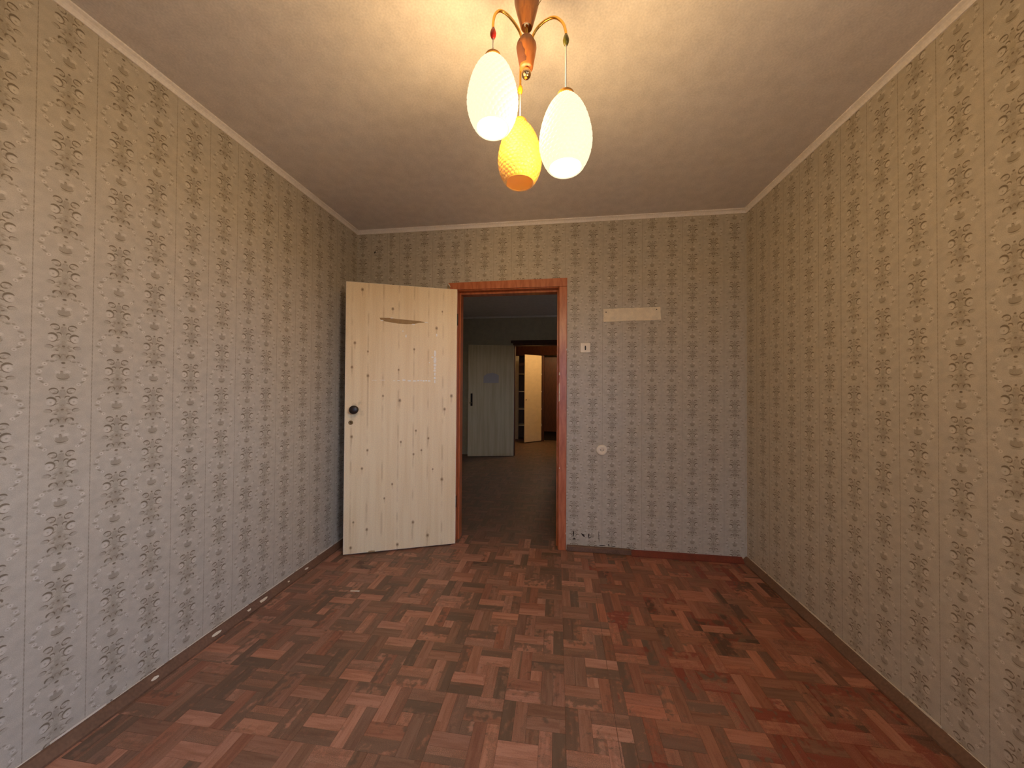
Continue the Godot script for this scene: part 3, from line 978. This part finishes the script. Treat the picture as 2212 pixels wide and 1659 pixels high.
func wall_fittings() -> void:
	var zf := ZB + 0.0006
	# light switch beside the doorway
	var w := holder("light_switch", Vector3(0.216, 1.5325, zf))
	tag(w, "square cream light switch on the papered wall beside the doorway", "light switch")
	var s := begin()
	box(s, Vector3(-0.037, -0.0365, 0), Vector3(0.037, 0.0365, 0.011), 0.0025)
	obj("plate", s, M.cream, w)
	s = begin()
	slab(s, [Vector2(-0.004, -0.018), Vector2(0.004, -0.018), Vector2(0.0052, 0.0), Vector2(0.004, 0.015), Vector2(-0.004, 0.015), Vector2(-0.0052, 0.0)], 0.011, 0.0114)
	obj("slot", s, M.dark, w)
	s = begin()
	slab(s, [Vector2(0, 0.0), Vector2(0.006, 0.002), Vector2(0.006, 0.004), Vector2(0.001, 0.011), Vector2(0, 0.011)], -0.0025, 0.0025, Transform3D(Basis(Vector3(0, 0, 1), Vector3.UP, Vector3(-1, 0, 0)), Vector3(0, -0.013, 0.011)))
	obj("toggle", s, M.dark, w)
	for k in [-1.0, 1.0]:
		s = begin()
		slab(s, [Vector2(k * 0.0055, -0.012), Vector2(k * 0.0075, -0.008), Vector2(k * 0.017, 0.012), Vector2(k * 0.008, 0.016), Vector2(k * 0.0055, 0.014)], 0.011, 0.0135)
		obj("cheek", s, M.cream, w)
	# round socket low on the same wall
	var k := holder("wall_socket", Vector3(0.341, 0.762, zf))
	tag(k, "round cream power socket low on the papered door wall", "socket")
	var stand := Basis(Vector3.RIGHT, PI / 2)
	s = begin()
	lathe(s, [Vector2(0.0, 0.013), Vector2(0.018, 0.013), Vector2(0.0195, 0.0145), Vector2(0.026, 0.0165), Vector2(0.034, 0.0145), Vector2(0.039, 0.009), Vector2(0.041, 0.002), Vector2(0.041, 0.0)], 48, Transform3D(stand, Vector3.ZERO))
	obj("cover", s, M.cream, k)
	for x in [-0.0095, 0.0095]:
		s = begin()
		lathe(s, [Vector2(0.0, 0.0136), Vector2(0.0032, 0.0136), Vector2(0.0032, 0.013)], 14, Transform3D(stand, Vector3(x, 0.003, 0)))
		obj("pin_hole", s, M.dark, k)
	s = begin()
	lathe(s, [Vector2(0.0, 0.0142), Vector2(0.0028, 0.0138), Vector2(0.003, 0.013)], 14, Transform3D(stand, Vector3(0, -0.004, 0)))
	obj("screw", s, M.iron, k)
	# blank strip nailed up higher
	var p := holder("sign_strip", Vector3(0.555, 1.73, zf))
	tag(p, "blank pale cardboard strip nailed askew on the papered wall above the switch", "sign strip")
	s = begin()
	var poly := []
	var corners := [Vector2(-0.204, -0.003), Vector2(0.208, 0.006), Vector2(0.203, 0.101), Vector2(-0.206, 0.095)]
	for i in 4:
		var a: Vector2 = corners[i]
		var b: Vector2 = corners[(i + 1) % 4]
		for j in 9:
			poly.append(a.lerp(b, j / 9.0) + Vector2(rng.randf_range(-1, 1), rng.randf_range(-1, 1)) * (0.0 if j == 0 else 0.0014))
	slab(s, poly, 0.001, 0.005)
	obj("strip", s, M.card, p)
	for e in [[-0.187, 0.07], [0.177, 0.082]]:
		s = begin()
		lathe(s, [Vector2(0.0, 0.0085), Vector2(0.0035, 0.0078), Vector2(0.0042, 0.006), Vector2(0.0015, 0.005)], 12, Transform3D(stand, Vector3(e[0], e[1], 0)))
		obj("nail", s, M.iron, p)
	# a bent nail left in the paper near the ceiling
	s = begin()
	tube(s, [Vector3(0, 0, -0.01), Vector3(0, 0, 0.012), Vector3(0.001, -0.006, 0.02), Vector3(0.001, -0.016, 0.022)], 0.0035, 8)
	var nl := obj("bent_nail", s, M.iron)
	nl.position = Vector3(-1.487, 2.34, zf)
	tag(nl, "small dark bent nail in the papered wall above the open door leaf", "nail")
	# a splinter on the floor
	s = begin()
	box(s, Vector3(-0.028, 0.0, -0.004), Vector3(0.028, 0.004, 0.004), 0.0015)
	var sp := obj("wood_splinter", s, M.chip)
	sp.position = Vector3(-1.191, 0.0, -1.898)
	sp.rotation.y = 0.1
	tag(sp, "small pale wood splinter lying on the floor in front of the door leaf", "splinter")


func closet() -> void:
	var c := holder("built_in_closet", Vector3(0, 0, ZC))
	tag(c, "tall brown built-in closet beyond the hall, one door ajar", "closet")
	var x0 := -1.25
	var x1 := -0.33
	var back := -0.45
	var s := begin()
	box(s, Vector3(x0 - 0.02, 0, back), Vector3(x0, H, -0.022), 0.002)
	box(s, Vector3(x1, 0, back), Vector3(x1 + 0.05, H, -0.022), 0.002)
	box(s, Vector3(x0, 0, back), Vector3(x1, H, back + 0.01))
	box(s, Vector3(x0, 0, back), Vector3(x1, 0.03, 0), 0.002)
	box(s, Vector3(x0, 1.97, back), Vector3(x1, 1.99, -0.02), 0.002)
	obj("carcass", s, M.brown, c)
	for y in [0.34, 0.72, 1.13, 1.54]:
		s = begin()
		box(s, Vector3(x0, y, back + 0.01), Vector3(x1, y + 0.016, -0.06), 0.001)
		obj("shelf", s, M.edge, c)
	# upper doors
	for e in [[x0, -0.9], [-0.895, 0.6]]:
		s = begin()
		box(s, Vector3(e[0], 1.975, -0.02), Vector3(e[1], H - 0.01, 0.0), 0.003)
		obj("upper_door", s, M.deep_brown, c)
	# left door, shut
	s = begin()
	box(s, Vector3(x0, 0.035, -0.02), Vector3(-0.865, 1.965, 0.0), 0.003)
	obj("door", s, M.grey, c).set_meta("label", "greyish closed door")
	# right door, half open towards us
	s = begin()
	var xf := Transform3D(Basis(Vector3.UP, 0.76), Vector3(x1 - 0.02, 0, 0.0))
	box(s, Vector3(-0.49, 0.02, 0.0), Vector3(0, 1.965, 0.02), 0.003, xf)
	var dr := obj("door", s, M.door_plain, c)
	dr.set_meta("label", "pale door standing ajar")
	s = begin()
	lathe(s, [Vector2(0.0, 0.026), Vector2(0.01, 0.024), Vector2(0.012, 0.018), Vector2(0.006, 0.01), Vector2(0.006, 0.0)], 16, xf * Transform3D(Basis(Vector3.RIGHT, PI / 2), Vector3(-0.46, 0.96, 0.02)))
	obj("knob", s, M.dark, dr)
	# the shut brown door beside it, and the plinth
	s = begin()
	box(s, Vector3(x1 + 0.05, 0.21, -0.15), Vector3(0.62, 1.96, -0.12), 0.003)
	obj("door", s, M.brown, c).set_meta("label", "dark brown closed door")
	s = begin()
	box(s, Vector3(x1 + 0.05, 0.0, -0.2), Vector3(0.62, 0.2, -0.18), 0.002)
	obj("plinth", s, M.dark, c)


func corridor_lamp() -> void:
	# the bare bulb that lights the corridor in front of the closet, above the far doorway
	var o := holder("bare_bulb", Vector3(0.2, 2.28, -6.9))
	tag(o, "bare warm bulb hanging by a cable in the corridor beyond the hall", "light bulb")
	var s := begin()
	tube(s, [Vector3(0, 0.05, 0), Vector3(0, H - 2.28, 0)], 0.003, 8)
	obj("cable", s, M.dark, o)
	s = begin()
	lathe(s, [Vector2(0, 0.07), Vector2(0.014, 0.07), Vector2(0.014, 0.03), Vector2(0, 0.03)], 20)
	obj("bulb_socket", s, M.dark, o)
	s = begin()
	lathe(s, [Vector2(0, 0.03), Vector2(0.013, 0.028), Vector2(0.02, 0.008), Vector2(0.029, -0.018), Vector2(0.027, -0.038), Vector2(0.015, -0.052), Vector2(0, -0.055)], 24)
	obj("bulb", s, M.glow, o)
	var l := OmniLight3D.new()
	l.name = "bulb_light"
	l.position = Vector3(0, -0.015, 0)
	l.light_color = WARM
	l.light_energy = 0.75
	l.light_size = 0.03
	l.omni_range = 12.0
	l.omni_attenuation = 2.0
	l.shadow_enabled = true
	o.add_child(l)


const WARM := Color(1.0, 0.84, 0.60)
const LAMP_ENERGY := 0.385


# a glass shade pressed with a honeycomb: the profile turned, each cell domed outwards
func shade_mesh() -> ArrayMesh:
	var prof := [Vector2(0.0195, -0.0125), Vector2(0.027, -0.020), Vector2(0.0395, -0.036), Vector2(0.0495, -0.055), Vector2(0.057, -0.075), Vector2(0.0628, -0.097), Vector2(0.0662, -0.118), Vector2(0.0668, -0.134), Vector2(0.0645, -0.152), Vector2(0.0592, -0.170), Vector2(0.0515, -0.186), Vector2(0.0435, -0.198)]
	var curve := Curve2D.new()
	for i in prof.size():
		var t: Vector2 = (prof[mini(i + 1, prof.size() - 1)] - prof[maxi(i - 1, 0)]) / 6.0
		curve.add_point(prof[i], -t, t)
	var rows := 132
	var seg := 168
	var cells := 24
	var pitch_v := 0.0098
	var len := curve.get_baked_length()
	var grid := []
	for r in rows + 1:
		var d := len * r / rows
		var p := curve.sample_baked(d, true)
		var q := curve.sample_baked(minf(d + 0.001, len), true) - curve.sample_baked(maxf(d - 0.001, 0.0), true)
		var nrm := Vector2(-q.y, q.x).normalized()
		var ring := []
		for k in seg:
			var u := float(k) / seg * cells
			var v := d / pitch_v
			# nearest of the staggered cell centres
			var best := 9.0
			var second := 9.0
			for jr in range(int(floor(v)) - 1, int(floor(v)) + 3):
				var sh := 0.5 if posmod(jr, 2) else 0.0
				var ci := roundf(u - sh) + sh
				for cc in [ci - 1.0, ci, ci + 1.0]:
					var e := Vector2((u - cc) * 1.0, (v - jr) * 0.866).length()
					if e < best:
						second = best
						best = e
					elif e < second:
						second = e
			var dome := smoothstep(0.0, 0.45, second - best) * 0.0026
			if r < 2 or r > rows - 3:
				dome = 0.0014
			var pp := p + nrm * dome
			var a := TAU * k / seg
			ring.append(Vector3(pp.x * cos(a), pp.y, pp.x * sin(a)))
		grid.append(ring)
	var s := begin()
	s.set_smooth_group(0)
	for r in rows:
		for k in seg:
			var n := (k + 1) % seg
			var mid: Vector3 = grid[r][k]
			quad(s, grid[r][k], grid[r][n], grid[r + 1][n], grid[r + 1][k], Vector3(mid.x, 0.0, mid.z))
	# the wall of the glass: a smooth inside and the thick lip at the opening
	s.set_smooth_group(1)
	var inner := []
	for p in prof:
		inner.append(Vector2(p.x - 0.0022, p.y))
	for i in inner.size() - 1:
		for k in 72:
			var a0 := TAU * k / 72
			var a1 := TAU * (k + 1) / 72
			var p: Vector2 = inner[i]
			var q: Vector2 = inner[i + 1]
			quad(s, Vector3(p.x * cos(a0), p.y, p.x * sin(a0)), Vector3(p.x * cos(a1), p.y, p.x * sin(a1)), Vector3(q.x * cos(a1), q.y, q.x * sin(a1)), Vector3(q.x * cos(a0), q.y, q.x * sin(a0)), Vector3(-cos(a0), 0, -sin(a0)))
	lathe(s, [Vector2(0.0445, -0.1965), Vector2(0.0452, -0.1985), Vector2(0.0435, -0.2005), Vector2(0.0413, -0.198)], 72)
	return done(s, null)


func chandelier() -> void:
	# drawn at 1 : 1.1, its mount at 2.4025; hung with the mount on the ceiling
	var ax := Vector3(-0.0885, 0, -0.94)
	var size := 1.10
	var c := holder("chandelier", Vector3(ax.x * size, H - 2.4025 * size, ax.z * size))
	c.scale = Vector3.ONE * size
	tag(c, "three-armed brass ceiling lamp with honeycomb glass shades, one of them unlit", "chandelier")
	var s := begin()
	# a loop of wire that sticks out beside the wooden cup
	tube(s, [Vector3(0.032, 2.4025, 0.012), Vector3(0.040, 2.372, 0.014), Vector3(0.046, 2.345, 0.014), Vector3(0.047, 2.322, 0.013), Vector3(0.042, 2.308, 0.011), Vector3(0.033, 2.297, 0.008), Vector3(0.027, 2.294, 0.006)], 0.0010, 6)
	obj("wire", s, M.oldbrass, c)
	s = begin()
	lathe(s, [Vector2(0.026, 2.4023), Vector2(0.031, 2.400), Vector2(0.0350, 2.372), Vector2(0.0358, 2.340), Vector2(0.0350, 2.320), Vector2(0.0335, 2.312), Vector2(0.0285, 2.29), Vector2(0.0165, 2.246), Vector2(0.0152, 2.244), Vector2(0.0132, 2.246), Vector2(0.0132, 2.27), Vector2(0.0, 2.27)], 48)
	obj("canopy", s, M.cup, c).set_meta("label", "brown turned wooden cup")
	s = begin()
	lathe(s, [Vector2(0.0, 2.252), Vector2(0.006, 2.252), Vector2(0.0075, 2.256), Vector2(0.0075, 2.27)], 24)
	obj("bushing", s, M.white, c)
	s = begin()
	tube(s, [Vector3(0, 2.2, 0), Vector3(0, 2.40, 0)], 0.0036, 14)
	obj("rod", s, M.brass, c)
	s = begin()
	lathe(s, [Vector2(0.0, 2.213), Vector2(0.017, 2.213), Vector2(0.0205, 2.209), Vector2(0.0275, 2.194), Vector2(0.028, 2.185), Vector2(0.0265, 2.176), Vector2(0.0185, 2.130), Vector2(0.0165, 2.127), Vector2(0.0, 2.127)], 48)
	var hub := obj("hub", s, M.hub, c)
	# the splintered hollow in its side
	s = begin()
	# [height, left angle, right angle] of the ragged patch
	var patch := [[2.205, -1.30, -1.00], [2.196, -1.45, -0.62], [2.188, -1.5, -0.68], [2.180, -1.5, -0.42], [2.170, -1.5, -0.36], [2.160, -1.5, -0.12], [2.150, -1.5, -0.16], [2.142, -1.45, 0.1], [2.133, -1.4, 0.02]]
	var rad := func(y: float) -> float:
		if y > 2.194:
			return lerpf(0.0275, 0.0205, (y - 2.194) / 0.015)
		return 0.028 if y > 2.185 else (lerpf(0.0265, 0.028, (y - 2.176) / 0.009) if y > 2.176 else lerpf(0.0185, 0.0265, (y - 2.130) / 0.046))
	for i in patch.size() - 1:
		for k in 10:
			var p := []
			for e in [[i, k], [i, k + 1], [i + 1, k + 1], [i + 1, k]]:
				var row: Array = patch[e[0]]
				var a := lerpf(row[1], row[2], e[1] / 10.0)
				var rr: float = rad.call(row[0]) + 0.0006
				p.append(Vector3(rr * sin(a), row[0], rr * cos(a)))
			quad(s, p[0], p[1], p[2], p[3], Vector3(p[0].x, 0, p[0].z))
	obj("broken_veneer", s, M.scar, hub)
	s = begin()
	lathe(s, [Vector2(0.0, 2.129), Vector2(0.009, 2.1265), Vector2(0.0128, 2.121), Vector2(0.0137, 2.1145), Vector2(0.0125, 2.108), Vector2(0.0088, 2.103), Vector2(0.004, 2.1012), Vector2(0.0, 2.101)], 32)
	obj("finial", s, M.gold, c).set_meta("label", "shiny brass ball")
	# arms: [where the shade hangs, top of the bend, end of the arm, bead centre, top of the shade, bead, lit]
	var shade := shade_mesh()
	for e in [[Vector3(-0.1739, 0, -0.885), [Vector2(0.10, 2.18), Vector2(0.14, 2.200), Vector2(0.22, 2.224), Vector2(0.42, 2.244), Vector2(0.64, 2.255), Vector2(0.82, 2.253), Vector2(0.95, 2.236), Vector2(1.0, 2.212), Vector2(1.0, 2.194)], 2.194, 2.1825, 2.122, M.red, true, 0.0], [Vector3(0.0205, 0, -0.89), [Vector2(0.10, 2.18), Vector2(0.14, 2.198), Vector2(0.2, 2.216), Vector2(0.34, 2.228), Vector2(0.54, 2.231), Vector2(0.74, 2.223), Vector2(0.92, 2.196), Vector2(0.99, 2.170), Vector2(1.0, 2.156)], 2.156, 2.1445, 2.003, M.green, true, 0.9], [Vector3(-0.1178, 0, -1.05), [Vector2(0.10, 2.18), Vector2(0.14, 2.200), Vector2(0.22, 2.225), Vector2(0.42, 2.248), Vector2(0.64, 2.260), Vector2(0.82, 2.256), Vector2(0.95, 2.236), Vector2(1.0, 2.210), Vector2(1.0, 2.182)], 2.182, 2.169, 2.0705, M.amberbead, false, 0.4]]:
		var out: Vector3 = e[0] - ax
		var r := out.length()
		var u := out / r
		var up := Vector3.UP
		# (share of the reach, height) along the bend
		var bend: Array = e[1]
		var pts := []
		for i in bend.size() - 1:
			var q := []
			for k in [i - 1, i, i + 1, i + 2]:
				var f: Vector2 = bend[clampi(k, 0, bend.size() - 1)]
				q.append(u * (r * f.x) + up * f.y)
			for k in 5:
				pts.append(q[1].cubic_interpolate(q[2], q[0], q[3], k / 5.0))
		pts.append(u * r + up * e[2])
		s = begin()
		tube(s, pts, 0.0036, 14)
		obj("arm", s, M.brass, c)
		s = begin()
		var by: float = e[3]
		lathe(s, [Vector2(0.0, by + 0.0155), Vector2(0.0038, by + 0.0145), Vector2(0.0064, by + 0.008), Vector2(0.0085, by), Vector2(0.0075, by - 0.007), Vector2(0.0045, by - 0.0135), Vector2(0.0, by - 0.0145)], 24, Transform3D(Basis(), u * r))
		obj("bead", s, e[5], c)
		var ty: float = e[4]
		s = begin()
		tube(s, [u * r + up * (by - 0.012), u * r + up * (ty - 0.002)], 0.0020, 10)
		obj("cord", s, M.white, c)
		s = begin()
		lathe(s, [Vector2(0.0, ty + 0.002), Vector2(0.008, ty + 0.0015), Vector2(0.0185, ty), Vector2(0.0215, ty - 0.003), Vector2(0.0220, ty - 0.0145), Vector2(0.0195, ty - 0.0145)], 32, Transform3D(Basis(), u * r))
		obj("shade_cap", s, M.capyellow, c)
		var g := MeshInstance3D.new()
		g.name = "lamp_shade"
		g.mesh = shade
		g.material_override = M.glow if e[6] else M.amber
		g.position = u * r + up * ty
		g.rotation.y = e[7]
		c.add_child(g, true)
		g.set_meta("label", "lit white glass shade" if e[6] else "unlit yellow honeycomb glass shade")
		if e[6]:
			var l := OmniLight3D.new()
			l.name = "shade_light"
			l.position = u * r + up * (ty - 0.115)
			l.light_color = WARM
			l.light_energy = LAMP_ENERGY
			l.light_size = 0.05
			l.omni_range = 12.0
			l.omni_attenuation = 2.0
			l.shadow_enabled = true
			c.add_child(l, true)


func _ready() -> void:
	rng.seed = 7
	# camera: 1.23 m up, a little left of the door's axis, looking slightly upwards
	var cam := Camera3D.new()
	cam.name = "camera"
	cam.keep_aspect = Camera3D.KEEP_HEIGHT
	cam.fov = rad_to_deg(2.0 * atan(829.5 / 728.934))
	cam.near = 0.02
	cam.transform = Transform3D(Basis(Vector3.UP, 0.1308) * Basis(Vector3.RIGHT, 0.0109) * Basis(Vector3.BACK, 0.0065), Vector3(0, 1.227, 0))
	add_child(cam)
	cam.current = true
	# overcast daylight outside the window beside the camera
	var sky := ProceduralSkyMaterial.new()
	sky.sky_top_color = Color(0.58, 0.70, 0.89)
	sky.sky_horizon_color = Color(0.72, 0.80, 0.94)
	sky.ground_bottom_color = Color(0.30, 0.32, 0.34)
	sky.ground_horizon_color = Color(0.5, 0.53, 0.56)
	sky.sky_energy_multiplier = 1.0
	var env := Environment.new()
	env.background_mode = Environment.BG_SKY
	env.sky = Sky.new()
	env.sky.sky_material = sky
	env.background_energy_multiplier = 26.0
	env.tonemap_mode = Environment.TONE_MAPPER_LINEAR
	env.tonemap_exposure = 0.86
	env.sdfgi_enabled = true
	env.ssao_enabled = true
	env.ssil_enabled = true
	var we := WorldEnvironment.new()
	we.name = "world"
	we.environment = env
	add_child(we)

	materials()
	M.door_plain = grainy(Color8(224, 200, 164), 0.5, 97, 0.05)
	room()
	floors(cam)
	trims()
	doorway()
	window("window_1", 0.0, 1.3, 0.82, 2.2, XR + 0.1)
	added_glazed_door()
	window("window_2", -4.9, -4.45, 0.9, 2.0, XR + 0.03)  # unseen window added to bring daylight into the dim hall
	doors()
	closet()
	chandelier()
	wall_fittings()
	corridor_lamp()
